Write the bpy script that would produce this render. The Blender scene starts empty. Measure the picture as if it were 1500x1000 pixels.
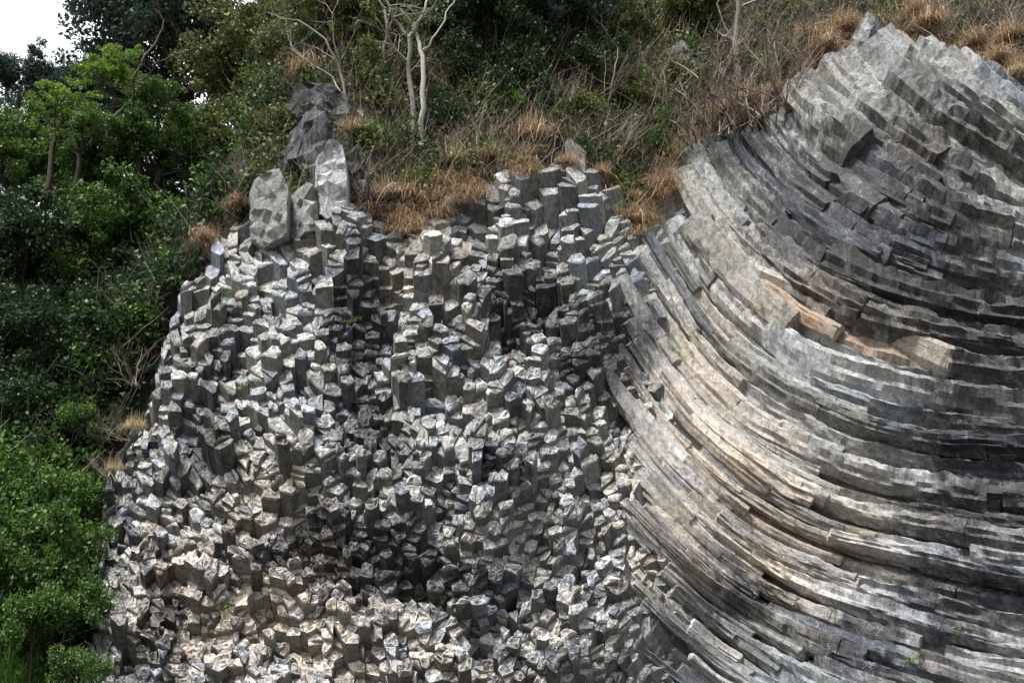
import bpy, math, random
import numpy as np
from mathutils import Vector, Matrix, noise
R = math.radians
C = bpy.context.scene
COL = C.collection
rng = random.Random(7)

# ---------------------------------------------------------------- camera, sky, sun, exposure
PITCH, FPX = R(18), 750 / math.tan(R(25))
CAM = np.array([0, 0, 1.6])
cd = bpy.data.cameras.new('camera'); cam = bpy.data.objects.new('camera', cd); COL.objects.link(cam)
cam.location = CAM; cam.rotation_euler = (R(90) + PITCH, 0, 0)
cd.sensor_width = 36; cd.lens = 18 / math.tan(R(25)); cd.clip_end = 3000
C.camera = cam
SUN_EL, SUN_AZ = R(64), R(219)          # azimuth the light comes from, measured from +y clockwise
w = bpy.data.worlds.new('World'); C.world = w; w.use_nodes = True
nt = w.node_tree; bg = nt.nodes['Background']
sky = nt.nodes.new('ShaderNodeTexSky'); sky.sky_type = 'NISHITA'; sky.sun_disc = False
sky.sun_elevation = SUN_EL; sky.sun_rotation = SUN_AZ
sky.air_density = 1.0; sky.dust_density = 4.0
hs = nt.nodes.new('ShaderNodeHueSaturation'); hs.inputs['Saturation'].default_value = 0.35
nt.links.new(sky.outputs[0], hs.inputs['Color'])
# bright overcast cloud, thickest in the sky behind the hill
tc = nt.nodes.new('ShaderNodeTexCoord'); sx_ = nt.nodes.new('ShaderNodeSeparateXYZ'); nt.links.new(tc.outputs['Generated'], sx_.inputs[0])
cn = nt.nodes.new('ShaderNodeTexNoise'); cn.inputs['Scale'].default_value = 3; cn.inputs['Detail'].default_value = 6; nt.links.new(tc.outputs['Generated'], cn.inputs['Vector'])
ma = nt.nodes.new('ShaderNodeMath'); ma.operation = 'MULTIPLY_ADD'; ma.inputs[1].default_value = 0.9; nt.links.new(sx_.outputs[1], ma.inputs[0]); nt.links.new(cn.outputs['Fac'], ma.inputs[2]); ma.use_clamp = True
mxw = nt.nodes.new('ShaderNodeMix'); mxw.data_type = 'RGBA'; nt.links.new(ma.outputs[0], mxw.inputs[0]); nt.links.new(hs.outputs[0], mxw.inputs[6]); mxw.inputs[7].default_value = (10.5, 11, 11.8, 1)
nt.links.new(mxw.outputs[2], bg.inputs[0])
bg.inputs[1].default_value = 0.085
sl = bpy.data.lights.new('sun', 'SUN'); sl.energy = 3.2; sl.angle = R(10); sl.color = (1, 0.975, 0.94)
so = bpy.data.objects.new('sun', sl); COL.objects.link(so)
sd = Vector((math.sin(SUN_AZ) * math.cos(SUN_EL), math.cos(SUN_AZ) * math.cos(SUN_EL), math.sin(SUN_EL)))
so.rotation_euler = sd.to_track_quat('Z', 'Y').to_euler(); so.location = (0, 0, 60)
C.view_settings.view_transform = 'Standard'; C.view_settings.look = 'None'
C.view_settings.exposure = 0.93; C.view_settings.gamma = 1
C.cycles.use_denoising = True
C.cycles.max_bounces = 6; C.cycles.transparent_max_bounces = 6

# ---------------------------------------------------------------- helpers
Fw = np.array([0, math.cos(PITCH), math.sin(PITCH)]); Up = np.array([0, -math.sin(PITCH), math.cos(PITCH)])
def ray(u, v):
    return Fw + np.array([(u - 750) / FPX, 0, 0]) + Up * (-(v - 500) / FPX)
def at(u, v, y):
    """point at distance y (world y) seen where the survey photo has (u, v)"""
    r = ray(u, v); return CAM + r * (y / r[1])
def lerp(xs, ys, x):
    return float(np.interp(x, xs, ys))
def n3(x, y, z=0.0):
    return noise.noise(Vector((x, y, z)))

class Buf:
    def __init__(s): s.v = []; s.f = []; s.a = []; s.n = 0
    def add(s, vs, fs, at_=None):
        b = len(s.v); s.v.extend(vs); s.f.extend([tuple(i + b for i in f) for f in fs])
        s.a.extend(at_ if at_ is not None else [(0.5, 0, 0, 1)] * len(vs))
    def build(s, name, mat, parent=None, smooth=False, origin=None):
        me = bpy.data.meshes.new(name)
        V = np.array(s.v, dtype=float).reshape(-1, 3)
        o_ = np.array(parent['_o']) if (parent is not None and '_o' in parent) else np.zeros(3)
        if origin is not None: o_ = np.array(origin)
        me.from_pydata((V - o_).tolist(), [], s.f)
        ca = me.color_attributes.new('data', 'FLOAT_COLOR', 'POINT')
        ca.data.foreach_set('color', np.array(s.a, dtype=np.float32).reshape(-1))
        me.materials.append(mat)
        if smooth: me.polygons.foreach_set('use_smooth', [True] * len(me.polygons))
        ob = bpy.data.objects.new(name, me); COL.objects.link(ob)
        if parent is not None: ob.parent = parent
        elif origin is not None: ob.location = origin
        return ob
def empty(name, loc):
    o = bpy.data.objects.new(name, None); COL.objects.link(o); o.location = loc; o['_o'] = [float(c) for c in loc]; return o
def tag(o, label, cat, group=None, kind=None):
    if label: o['label'] = label
    if cat: o['category'] = cat
    if group: o['group'] = group
    if kind: o['kind'] = kind
    return o

# ---------------------------------------------------------------- materials
def mat_new(name):
    m = bpy.data.materials.new(name); m.use_nodes = True
    nt = m.node_tree; return m, nt, nt.nodes['Principled BSDF']
def N(nt, t, **k):
    n = nt.nodes.new(t)
    for a, b in k.items():
        if a in n.inputs.keys(): n.inputs[a].default_value = b
        else: setattr(n, a, b)
    return n
def noise_n(nt, vec, scale, detail=4, rough=0.6):
    n = N(nt, 'ShaderNodeTexNoise', Scale=scale, Detail=detail, Roughness=rough); nt.links.new(vec, n.inputs['Vector']); return n.outputs['Fac']
def ramp(nt, fac, stops):
    r = nt.nodes.new('ShaderNodeValToRGB'); e = r.color_ramp.elements
    while len(e) < len(stops): e.new(0.5)
    for i, (p, c) in enumerate(stops):
        e[i].position = p; e[i].color = (c[0], c[1], c[2], 1) if not isinstance(c, (int, float)) else (c, c, c, 1)
    nt.links.new(fac, r.inputs[0]); return r.outputs[0]
def mix(nt, fac, a, b, mode='MIX'):
    m = nt.nodes.new('ShaderNodeMix'); m.data_type = 'RGBA'; m.blend_type = mode
    for k, x in ((0, fac), (6, a), (7, b)):
        if isinstance(x, (int, float)): m.inputs[k].default_value = x if k == 0 else (x, x, x, 1)
        elif isinstance(x, tuple): m.inputs[k].default_value = (x[0], x[1], x[2], 1)
        else: nt.links.new(x, m.inputs[k])
    return m.outputs[2]
def math_n(nt, op, a, b=0.5, clamp=False):
    m = nt.nodes.new('ShaderNodeMath'); m.operation = op; m.use_clamp = clamp
    for k, x in ((0, a), (1, b)):
        if isinstance(x, (int, float)): m.inputs[k].default_value = x
        else: nt.links.new(x, m.inputs[k])
    return m.outputs[0]

def rock_material(name, bumpd=0.06):
    # data: R = random tint of the column, G = fracture face (1) or side (0), B = black weathering stain, A = warm ochre stain
    m, nt, b = mat_new(name)
    geo = nt.nodes.new('ShaderNodeNewGeometry'); pos = geo.outputs['Position']
    at_ = N(nt, 'ShaderNodeAttribute', attribute_name='data'); sp = nt.nodes.new('ShaderNodeSeparateColor')
    nt.links.new(at_.outputs['Color'], sp.inputs[0])
    rnd, cap, stain, warm = sp.outputs[0], sp.outputs[1], sp.outputs[2], at_.outputs['Alpha']
    n1 = noise_n(nt, pos, 0.9, 6, 0.65); n2 = noise_n(nt, pos, 7, 6, 0.7); n3_ = noise_n(nt, pos, 30, 4, 0.7)
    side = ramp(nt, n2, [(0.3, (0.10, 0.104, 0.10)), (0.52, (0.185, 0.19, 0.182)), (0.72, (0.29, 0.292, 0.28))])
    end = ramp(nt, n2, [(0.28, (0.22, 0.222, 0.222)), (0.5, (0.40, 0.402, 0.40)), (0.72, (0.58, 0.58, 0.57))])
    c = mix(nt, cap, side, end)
    # column to column variation
    c = mix(nt, 1.0, c, ramp(nt, rnd, [(0.0, 0.5), (0.5, 1.0), (1.0, 1.45)]), 'MULTIPLY')
    hue = math_n(nt, 'FRACT', math_n(nt, 'MULTIPLY', rnd, 7.3))
    c = mix(nt, 0.8, c, ramp(nt, hue, [(0.0, (0.88, 0.97, 1.12)), (0.35, (1, 1, 1)), (0.6, (1.0, 1.01, 0.97)), (0.85, (1.06, 1.01, 0.93)), (1.0, (1.05, 1.0, 0.97))]), 'MULTIPLY')
    # tint drift bluish / yellowish
    c = mix(nt, 0.35, c, ramp(nt, n1, [(0.35, (0.86, 0.94, 1.10)), (0.5, (1, 1, 1)), (0.62, (1.08, 1.02, 0.88))]), 'MULTIPLY')
    wf = math_n(nt, 'MULTIPLY', warm, math_n(nt, 'ADD', n1, 0.35), True)
    c = mix(nt, wf, c, mix(nt, 1.0, c, (1.55, 1.36, 1.19), 'MULTIPLY'))
    # black stains
    mp = N(nt, 'ShaderNodeMapping'); mp.inputs['Scale'].default_value = (2.2, 2.2, 0.6); nt.links.new(pos, mp.inputs[0])
    n4 = noise_n(nt, mp.outputs[0], 1.4, 8, 0.72)
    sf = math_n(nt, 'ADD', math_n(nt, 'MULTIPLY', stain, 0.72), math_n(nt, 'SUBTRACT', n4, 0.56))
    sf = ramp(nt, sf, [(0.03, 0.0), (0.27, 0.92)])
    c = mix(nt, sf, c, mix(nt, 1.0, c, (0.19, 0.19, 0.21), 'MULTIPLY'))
    # streaks left by water, and the iron-stained recess
    mq = N(nt, 'ShaderNodeMapping'); mq.inputs['Scale'].default_value = (9, 9, 0.5); nt.links.new(pos, mq.inputs[0])
    c = mix(nt, ramp(nt, noise_n(nt, mq.outputs[0], 1.0, 5, .6), [(0.54, 0.0), (0.68, 0.62)]), c, mix(nt, 1.0, c, (0.34, 0.34, 0.36), 'MULTIPLY'))
    c = mix(nt, ramp(nt, noise_n(nt, mq.outputs[0], .6, 5, .6), [(0.57, 0.0), (0.75, 0.28)]), c, (0.50, 0.51, 0.51))
    c = mix(nt, math_n(nt, 'MULTIPLY', math_n(nt, 'MULTIPLY', stain, -1.0, True), ramp(nt, n4, [(0.38, 0.25), (0.6, 0.8)])), c, mix(nt, n2, (0.20, 0.11, 0.06), (0.50, 0.34, 0.21)))
    # pale lichen specks
    lf = ramp(nt, math_n(nt, 'MULTIPLY', noise_n(nt, pos, 42, 3, 0.6), ramp(nt, noise_n(nt, pos, 1.7, 4), [(0.42, 0.5), (0.62, 1.05)])), [(0.60, 0.0), (0.66, 0.7)])
    c = mix(nt, lf, c, (0.55, 0.57, 0.55))
    # rust
    rf = ramp(nt, math_n(nt, 'ADD', noise_n(nt, pos, 2.3, 5), math_n(nt, 'MULTIPLY', warm, 0.06)), [(0.68, 0.0), (0.76, 0.5)])
    c = mix(nt, rf, c, (0.33, 0.19, 0.07))
    c = mix(nt, 1.0, c, ramp(nt, n3_, [(0.3, 0.72), (0.7, 1.22)]), 'MULTIPLY')
    # hairline joints
    wv = nt.nodes.new('ShaderNodeVectorMath'); wv.operation = 'MULTIPLY_ADD'; wn = N(nt, 'ShaderNodeTexNoise', Scale=3.0, Detail=4); nt.links.new(pos, wn.inputs['Vector'])
    nt.links.new(wn.outputs['Color'], wv.inputs[0]); wv.inputs[1].default_value = (.35, .35, .35); nt.links.new(pos, wv.inputs[2])
    vo = nt.nodes.new('ShaderNodeTexVoronoi'); vo.feature = 'DISTANCE_TO_EDGE'; vo.inputs['Scale'].default_value = 4.2; nt.links.new(wv.outputs[0], vo.inputs['Vector'])
    crk = ramp(nt, vo.outputs['Distance'], [(0.0, 0.0), (0.045, 1.0)])
    crm = math_n(nt, 'MULTIPLY', math_n(nt, 'SUBTRACT', 1.0, crk), math_n(nt, 'ADD', math_n(nt, 'MULTIPLY', cap, .34), .10))
    c = mix(nt, crm, c, (0.03, 0.03, 0.03))
    nt.links.new(c, b.inputs['Base Color'])
    b.inputs['Roughness'].default_value = 0.85; b.inputs['Specular IOR Level'].default_value = 0.25
    h = math_n(nt, 'ADD', math_n(nt, 'MULTIPLY', n2, 1.0), math_n(nt, 'MULTIPLY', n3_, 0.45))
    h = math_n(nt, 'SUBTRACT', h, math_n(nt, 'MULTIPLY', crm, 0.5))
    bp = N(nt, 'ShaderNodeBump', Strength=0.6, Distance=bumpd); nt.links.new(h, bp.inputs['Height']); nt.links.new(bp.outputs[0], b.inputs['Normal'])
    return m
M_ROCK = rock_material('basalt', 0.07)

def plain(name, c1, c2, scale=3, rough=0.9, trans=0.0, attr=True, bump=0.0, spec=0.2):
    m, nt, b = mat_new(name)
    geo = nt.nodes.new('ShaderNodeNewGeometry')
    n = noise_n(nt, geo.outputs['Position'], scale, 5)
    if attr:
        at_ = N(nt, 'ShaderNodeAttribute', attribute_name='data'); sp = nt.nodes.new('ShaderNodeSeparateColor'); nt.links.new(at_.outputs['Color'], sp.inputs[0])
        n = math_n(nt, 'ADD', math_n(nt, 'MULTIPLY', n, 0.3), math_n(nt, 'MULTIPLY', sp.outputs[0], 0.7))
    c = ramp(nt, n, [(0.25, c1), (0.75, c2)])
    nt.links.new(c, b.inputs['Base Color']); b.inputs['Roughness'].default_value = rough
    b.inputs['Specular IOR Level'].default_value = spec
    if bump:
        bp = N(nt, 'ShaderNodeBump', Strength=1.0, Distance=bump); nt.links.new(noise_n(nt, geo.outputs['Position'], scale * 4, 6), bp.inputs['Height']); nt.links.new(bp.outputs[0], b.inputs['Normal'])
    if trans:
        t = nt.nodes.new('ShaderNodeBsdfTranslucent'); mx = nt.nodes.new('ShaderNodeMixShader'); mx.inputs[0].default_value = trans
        nt.links.new(c, t.inputs[0]); nt.links.new(b.outputs[0], mx.inputs[1]); nt.links.new(t.outputs[0], mx.inputs[2])
        nt.links.new(mx.outputs[0], nt.nodes['Material Output'].inputs[0])
    return m
M_SOIL = plain('soil', (0.018, 0.014, 0.010), (0.06, 0.046, 0.034), 1.2, attr=False, bump=0.2)
M_GROUND = plain('meadow_soil', (0.03, 0.04, 0.015), (0.09, 0.09, 0.04), 0.8, attr=False, bump=0.1)
M_BARK_D = plain('dark_bark', (0.03, 0.025, 0.02), (0.10, 0.085, 0.07), 5, bump=0.03)
M_BARK_W = plain('pale_bark', (0.16, 0.14, 0.12), (0.55, 0.52, 0.48), 5, bump=0.02)
M_TWIG = plain('dry_twig', (0.07, 0.055, 0.048), (0.40, 0.34, 0.29), 3)
M_STRAW = plain('dry_straw', (0.18, 0.12, 0.07), (0.66, 0.50, 0.33), 3, trans=0.25)
M_TURF = plain('dry_turf', (0.10, 0.065, 0.04), (0.58, 0.44, 0.28), 3, trans=0.25)
M_STRAWP = plain('pale_straw', (0.28, 0.23, 0.12), (0.66, 0.58, 0.36), 3, trans=0.25)
def leafmat(name, c1, c2, spec=0.35, tr=0.3): return plain(name, c1, c2, 1.1, rough=0.5, trans=tr, spec=spec)
M_LEAF_DARK = leafmat('dark_leaf', (0.012, 0.03, 0.012), (0.045, 0.085, 0.03))
M_LEAF_BLUE = leafmat('bluish_leaf', (0.02, 0.04, 0.028), (0.07, 0.11, 0.085))
M_LEAF_MID = leafmat('green_leaf', (0.025, 0.065, 0.015), (0.13, 0.23, 0.045))
M_LEAF_BRIGHT = leafmat('bright_leaf', (0.07, 0.14, 0.015), (0.26, 0.40, 0.06), tr=0.45)
M_LEAF_OLIVE = leafmat('olive_leaf', (0.05, 0.065, 0.018), (0.19, 0.21, 0.07))
M_LEAF_FRESH = leafmat('fresh_leaf', (0.02, 0.055, 0.012), (0.14, 0.26, 0.05))
M_GRASS = leafmat('grass_blade', (0.03, 0.08, 0.015), (0.13, 0.25, 0.05))
M_PAINT = plain('white_paint', (0.7, 0.7, 0.7), (0.8, 0.8, 0.8), 5, attr=False)

# ---------------------------------------------------------------- the cliff's surface (surveyed chart u, v -> world)
EDGE_V = [240, 262, 310, 340, 400, 440, 500, 560, 600, 660, 700, 760, 850, 900, 1000, 1150]
EDGE_U = [350, 345, 335, 305, 280, 240, 216, 202, 190, 153, 134, 119, 116, 108, 100, 85]
TOP_U = [200, 330, 350, 400, 440, 480, 520, 560, 600, 620, 700, 760, 850, 885, 905, 930, 960, 985, 1000, 1050, 1120, 1160, 1185, 1250, 1290, 1330, 1400, 1450, 1500, 1600, 1700]
TOP_V = [420, 330, 318, 314, 304, 284, 298, 330, 340, 322, 285, 255, 243, 270, 325, 345, 325, 240, 215, 195, 188, 150, 100, 66, 50, 66, 78, 95, 110, 130, 150]
BND_V = [150, 200, 300, 350, 450, 550, 650, 750, 850, 1000, 1100]
BND_U = [1040, 1020, 1000, 985, 955, 950, 955, 965, 978, 1002, 1015]
def edge(v): return lerp(EDGE_V, EDGE_U, v) + 5 * n3(v / 30.0, 3.3)
def vtop(u): return lerp(TOP_U, TOP_V, u)
def gdepth(u, v):
    g = -1.3 * math.exp(-((u - 560) / 260) ** 2) + 1.1 * math.exp(-((u - 1040) / 170) ** 2) - 1.0 * max(0, (u - 1150) / 450)
    g += 0.9 * n3(u / 230, v / 260, 1.7)
    g += 0.9 * math.exp(-(((u - 560) / 90) ** 2 + ((v - 560) / 240) ** 2)) * 0.6
    return g
def surf0(u, v):
    r = ray(u, v); t = (24 + gdepth(u, v)) / (r[1] - 0.36 * r[2]); return CAM + r * t
RPX = 80.0; RM = 1.35
def S(u, v):
    e = edge(v); t = (u - e) / RPX
    if t >= 1: return surf0(u, v)
    a = 1 - t
    if a <= math.pi / 2: return surf0(e + RPX - RPX * math.sin(a), v) + np.array([0, RM * (1 - math.cos(a)), 0])
    return surf0(e, v) + np.array([0, RM + (a - math.pi / 2) * RM, 0])
def nrm(x): return x / np.linalg.norm(x)
def SN(u, v):
    a = S(u + 6, v) - S(u - 6, v); b = S(u, v - 6) - S(u, v + 6)
    n = nrm(np.cross(a, b)); return n if n[1] < 0 or abs(n[0]) > .5 else -n

# stains surveyed on the rock (u, v, radius u, radius v, weight)
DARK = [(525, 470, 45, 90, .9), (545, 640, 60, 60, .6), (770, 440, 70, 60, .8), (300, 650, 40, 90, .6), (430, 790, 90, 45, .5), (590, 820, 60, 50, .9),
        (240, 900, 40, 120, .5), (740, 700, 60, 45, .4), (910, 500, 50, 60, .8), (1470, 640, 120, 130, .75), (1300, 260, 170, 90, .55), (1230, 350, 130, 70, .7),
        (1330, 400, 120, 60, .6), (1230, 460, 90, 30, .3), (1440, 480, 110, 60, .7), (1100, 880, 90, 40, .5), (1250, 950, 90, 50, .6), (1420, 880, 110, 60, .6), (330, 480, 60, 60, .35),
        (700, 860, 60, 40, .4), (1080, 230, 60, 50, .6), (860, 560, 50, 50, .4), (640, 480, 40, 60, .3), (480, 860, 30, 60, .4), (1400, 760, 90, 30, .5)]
WARM = [(370, 900, 130, 110, 1), (400, 740, 90, 70, .6), (1080, 740, 170, 110, 1), (990, 600, 60, 90, .8), (1210, 830, 140, 60, .9), (1180, 450, 70, 28, 1), (630, 400, 80, 50, .5),
        (580, 950, 160, 60, .6), (250, 850, 60, 120, .4), (1030, 470, 60, 80, .6), (640, 340, 60, 30, .8), (1330, 250, 60, 25, .5)]
def blob(L, u, v):
    s = 0
    for (a, b, ra, rb, w_) in L:
        d = ((u - a) / ra) ** 2 + ((v - b) / rb) ** 2
        if d < 6: s += w_ * math.exp(-d)
    return s
OR_U, OR_V = [], []
def dat(u, v, rnd, cap):
    b = min(1, blob(DARK, u, v)); o = 0
    if 1090 < u < 1420 and OR_U: dv = v - lerp(OR_U, OR_V, u); k = min(1, max(0, (u - 1110) / 25)) * min(1, max(0, (1395 - u) / 25)); o = k * math.exp(-dv * dv / 190)
    return (rnd, cap, b - 2 * o if o > .2 else b, min(1, blob(WARM, u, v)))

# ---------------------------------------------------------------- columns seen end-on (left and middle)
HOL = [(580, 830, 55, -.75), (905, 510, 45, -.7), (790, 425, 45, -.55), (540, 480, 45, -.45), (735, 480, 30, -.4), (330, 600, 35, -.35), (425, 770, 60, -.3), (655, 720, 30, -.35),
       (850, 640, 45, .55), (600, 560, 40, .45), (835, 380, 30, .4), (650, 430, 60, .2), (740, 720, 40, .3), (480, 700, 60, .25), (300, 830, 50, .2), (920, 690, 30, .3)]
def relief(u, v):
    h = 0.55 * n3(u / 120, v / 150, 5.1) + 0.42 * n3(u / 50, v / 62, 9.4)
    lo = 1 - .45 * math.exp(-(((u - 330) / 190) ** 2 + ((v - 930) / 170) ** 2)); h *= lo
    h += 0.26 * lo * round(3.2 * n3(u / 60, v / 80, 2.2)) + .10 * round(3 * n3(u / 30, v / 36, 7.7))
    for (a, b, r, w_) in HOL: h += w_ * math.exp(-(((u - a) / r) ** 2 + ((v - b) / r) ** 2))
    return h
def axisdir(u, v):
    th = R(lerp([250, 450, 700, 1000], [66, 58, 46, 38], v))
    k = max(0, min(1, (u - 780) / 210)); th += R(12) * k
    lean = 0.06 * n3(u / 90, v / 90, 8.8) + 0.74 * k ** 1.5 - 0.10 * max(0, (400 - u) / 250)
    return nrm(np.array([-lean, -math.cos(th), math.sin(th)]))

def clip(poly, px, py, nx, ny):
    out = []
    n = len(poly)
    for i in range(n):
        a, b = poly[i], poly[(i + 1) % n]
        da = (a[0] - px) * nx + (a[1] - py) * ny; db = (b[0] - px) * nx + (b[1] - py) * ny
        if da <= 0: out.append(a)
        if (da < 0) != (db < 0) and da != db:
            t = da / (da - db); out.append((a[0] + (b[0] - a[0]) * t, a[1] + (b[1] - a[1]) * t))
    return out
def area(p): return 0.5 * sum(p[i][0] * p[(i + 1) % len(p)][1] - p[(i + 1) % len(p)][0] * p[i][1] for i in range(len(p)))

seeds = []
v = 215.0; row = 0
while v < 1085:
    sv = lerp([250, 450, 650, 1000], [22.5, 18.5, 16.5, 15.8], v)
    u = 30.0 + (row % 2) * 11
    while u < 1110:
        su = lerp([250, 450, 650, 1000], [24, 21.5, 19.5, 19], v)
        uu = u + rng.uniform(-.36, .36) * su; vv = v + rng.uniform(-.36, .36) * sv
        seeds.append((uu, vv)); u += su * rng.choice([.8, .95, 1, 1.3])
    v += sv; row += 1
SA = np.array(seeds)
def prism(poly, h, rnd, tiltk):
    """one jointed column: polygon on the cliff, drawn out along the column's axis"""
    B = Buf()
    n = len(poly); cu = sum(p[0] for p in poly) / n; cv = sum(p[1] for p in poly) / n
    # densify outline
    pts = []
    for i in range(n):
        a, b = poly[i], poly[(i + 1) % n]
        L = math.hypot(a[0] - b[0], a[1] - b[1])
        if L < 1.5: continue
        pts.append(a)
        if L > 9:
            pts.append(((a[0] + b[0]) / 2 + rng.uniform(-.5, .5), (a[1] + b[1]) / 2 + rng.uniform(-.5, .5)))
    if len(pts) < 3: return None
    n = len(pts)
    D = axisdir(cu, cv); nS = SN(cu, cv)
    Pc = S(cu, cv)
    P = [S(*p) for p in pts]
    # plane of the broken end: between the cliff's face and square to the axis
    tn = nrm(nS * (1 - tiltk) + D * tiltk + np.array([.42 * n3(cu / 48, cv / 48, 3.3) + rng.gauss(0, .08), rng.gauss(0, .05), .42 * n3(cu / 48, cv / 48, 44.) + rng.gauss(0, .08)]))
    dd = max(.25, float(np.dot(D, tn)))
    def on_plane(q, off):  # slide q along D to the plane through Pc + D*h
        return q + D * (float(np.dot(Pc + D * h - q, tn)) / dd + off)
    m = 0.985
    Pm = [Pc + (p - Pc) * m for p in P]
    dome = rng.uniform(-.03, .06)
    rim = [on_plane(p, rng.uniform(-.03, .012)) for p in Pm]
    Pd = [Pc + (p - Pc) * rng.uniform(.80, .9) for p in P]
    rim2 = [on_plane(p, rng.uniform(-.02, .035) + dome * .5) for p in Pd]
    Pi = [Pc + (p - Pc) * rng.uniform(.4, .6) for p in P]
    inn = [on_plane(p, rng.uniform(-.055, .055) + dome) for p in Pi]
    cen = on_plane(Pc + (P[0] - Pc) * rng.uniform(-.1, .2), dome * 1.2 + rng.uniform(-.03, .03))
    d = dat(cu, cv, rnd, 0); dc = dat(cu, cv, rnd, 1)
    # sides: levels down the axis
    vs, fs, at_ = [], [], []
    def ring(q, col): i = len(vs); vs.extend(q); at_.extend([col] * len(q)); return i
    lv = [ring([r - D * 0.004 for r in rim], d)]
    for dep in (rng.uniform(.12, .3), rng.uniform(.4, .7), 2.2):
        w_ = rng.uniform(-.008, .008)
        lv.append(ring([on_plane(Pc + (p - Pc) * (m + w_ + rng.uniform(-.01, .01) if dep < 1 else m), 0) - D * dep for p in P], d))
    for a, b in zip(lv[:-1], lv[1:]):
        for i in range(n):
            j = (i + 1) % n; fs.append((a + i, b + i, b + j, a + j))
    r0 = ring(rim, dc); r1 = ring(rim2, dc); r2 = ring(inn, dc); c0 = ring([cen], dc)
    for i in range(n):
        j = (i + 1) % n
        fs += [(r0 + i, r0 + j, r1 + j, r1 + i), (r1 + i, r1 + j, r2 + j), (r1 + i, r2 + j, r2 + i), (r2 + i, r2 + j, c0)]
    B.add(vs, fs, at_)
    return B
prisms = []
for k, (su, sv_) in enumerate(seeds):
    if su < edge(sv_) - 130 or su > lerp(BND_V, BND_U, sv_) + 45: continue
    if sv_ < vtop(su) - 12: continue
    d2 = (SA[:, 0] - su) ** 2 + (SA[:, 1] - sv_) ** 2
    idx = np.argsort(d2)[1:18]
    poly = [(su - 45, sv_ - 45), (su + 45, sv_ - 45), (su + 45, sv_ + 45), (su - 45, sv_ + 45)]
    for i in idx:
        ou, ov = SA[i]; nx, ny = ou - su, ov - sv_; L = math.hypot(nx, ny)
        poly = clip(poly, (su + ou) / 2, (sv_ + ov) / 2, nx / L, ny / L)
        if len(poly) < 3: break
    if len(poly) < 3: continue
    near = max(0, min(1, (sv_ - vtop(su) - 5) / 55)); h = (relief(su, sv_) + .15) * (.35 + .65 * near) - .15 + rng.choice([rng.gauss(0, .03), rng.gauss(0, .03), rng.gauss(0, .11)])
    h -= .5 * max(0, min(1, (su - lerp(BND_V, BND_U, sv_) + 20) / 50))
    q = rng.random()
    if q < .07 * near: h += rng.uniform(.15, .4)
    elif q > .94: h -= rng.uniform(.15, .4)
    rnd = min(1, max(0, rng.gauss(.5, .27))); tk = rng.uniform(.25, .75)
    subs = [(poly, h)]
    if rng.random() < .5:
        a = rng.uniform(0, math.pi); nx, ny = math.cos(a), math.sin(a); dx, dy = rng.uniform(-3, 3), rng.uniform(-3, 3)
        p1 = clip(poly, su + dx, sv_ + dy, nx, ny); p2 = clip(poly, su + dx, sv_ + dy, -nx, -ny)
        if len(p1) > 2 and len(p2) > 2: subs = [(p1, h), (p2, h - rng.choice([.03, .06, .2]) * rng.uniform(.6, 1.3))]
        if rng.random() < .3 and len(subs) > 1:
            q1 = clip(p1, su + dy, sv_ + dx, -ny, nx); q2 = clip(p1, su + dy, sv_ + dx, ny, -nx)
            if len(q1) > 2 and len(q2) > 2: subs = [(q1, h), (q2, h - rng.uniform(.03, .15)), subs[1]]
    for (pp, hh) in subs:
        if abs(area(pp)) < 18: continue
        B = prism(pp, hh, min(1, max(0, rnd + rng.uniform(-.1, .1))), tk)
        if B: prisms.append((abs(area(pp)) * (1 + max(0, hh)) * (1 if 30 < sv_ < 960 and su > edge(sv_) + 20 and sv_ > vtop(su) + 15 else 0), B))

# ---------------------------------------------------------------- columns seen lengthwise (right): they follow a curving cooling front
GU = [900, 1000, 1150, 1300, 1500, 1650]; GV = [0, 100, 200, 350, 500, 650, 800, 950, 1100]
GA = np.array([[70, 66, 58, 52, 44, 40], [70, 64, 55, 48, 37, 30], [68, 62, 50, 41, 28, 22], [62, 55, 40, 26, 13, 8], [60, 54, 32, 16, 7, 3],
               [55, 46, 28, 13, 4, 2], [48, 42, 27, 13, 6, 4], [42, 38, 28, 17, 11, 8], [40, 36, 30, 20, 15, 12]], dtype=float)
def phi(u, v):
    row = [lerp(GU, GA[i], u) for i in range(len(GV))]; return R(lerp(GV, row, v) + 3.0 * n3(u / 150, v / 60, 4.4))
def stream(v0, u0=1640):
    pts = [(u0, v0)]; u, v = u0, v0
    for _ in range(160):
        a = phi(u, v); u -= 7 * math.cos(a); v -= 7 * math.sin(a)
        pts.append((u, v))
        if u < 860 or v < -20: break
    return pts[::-1]
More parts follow.
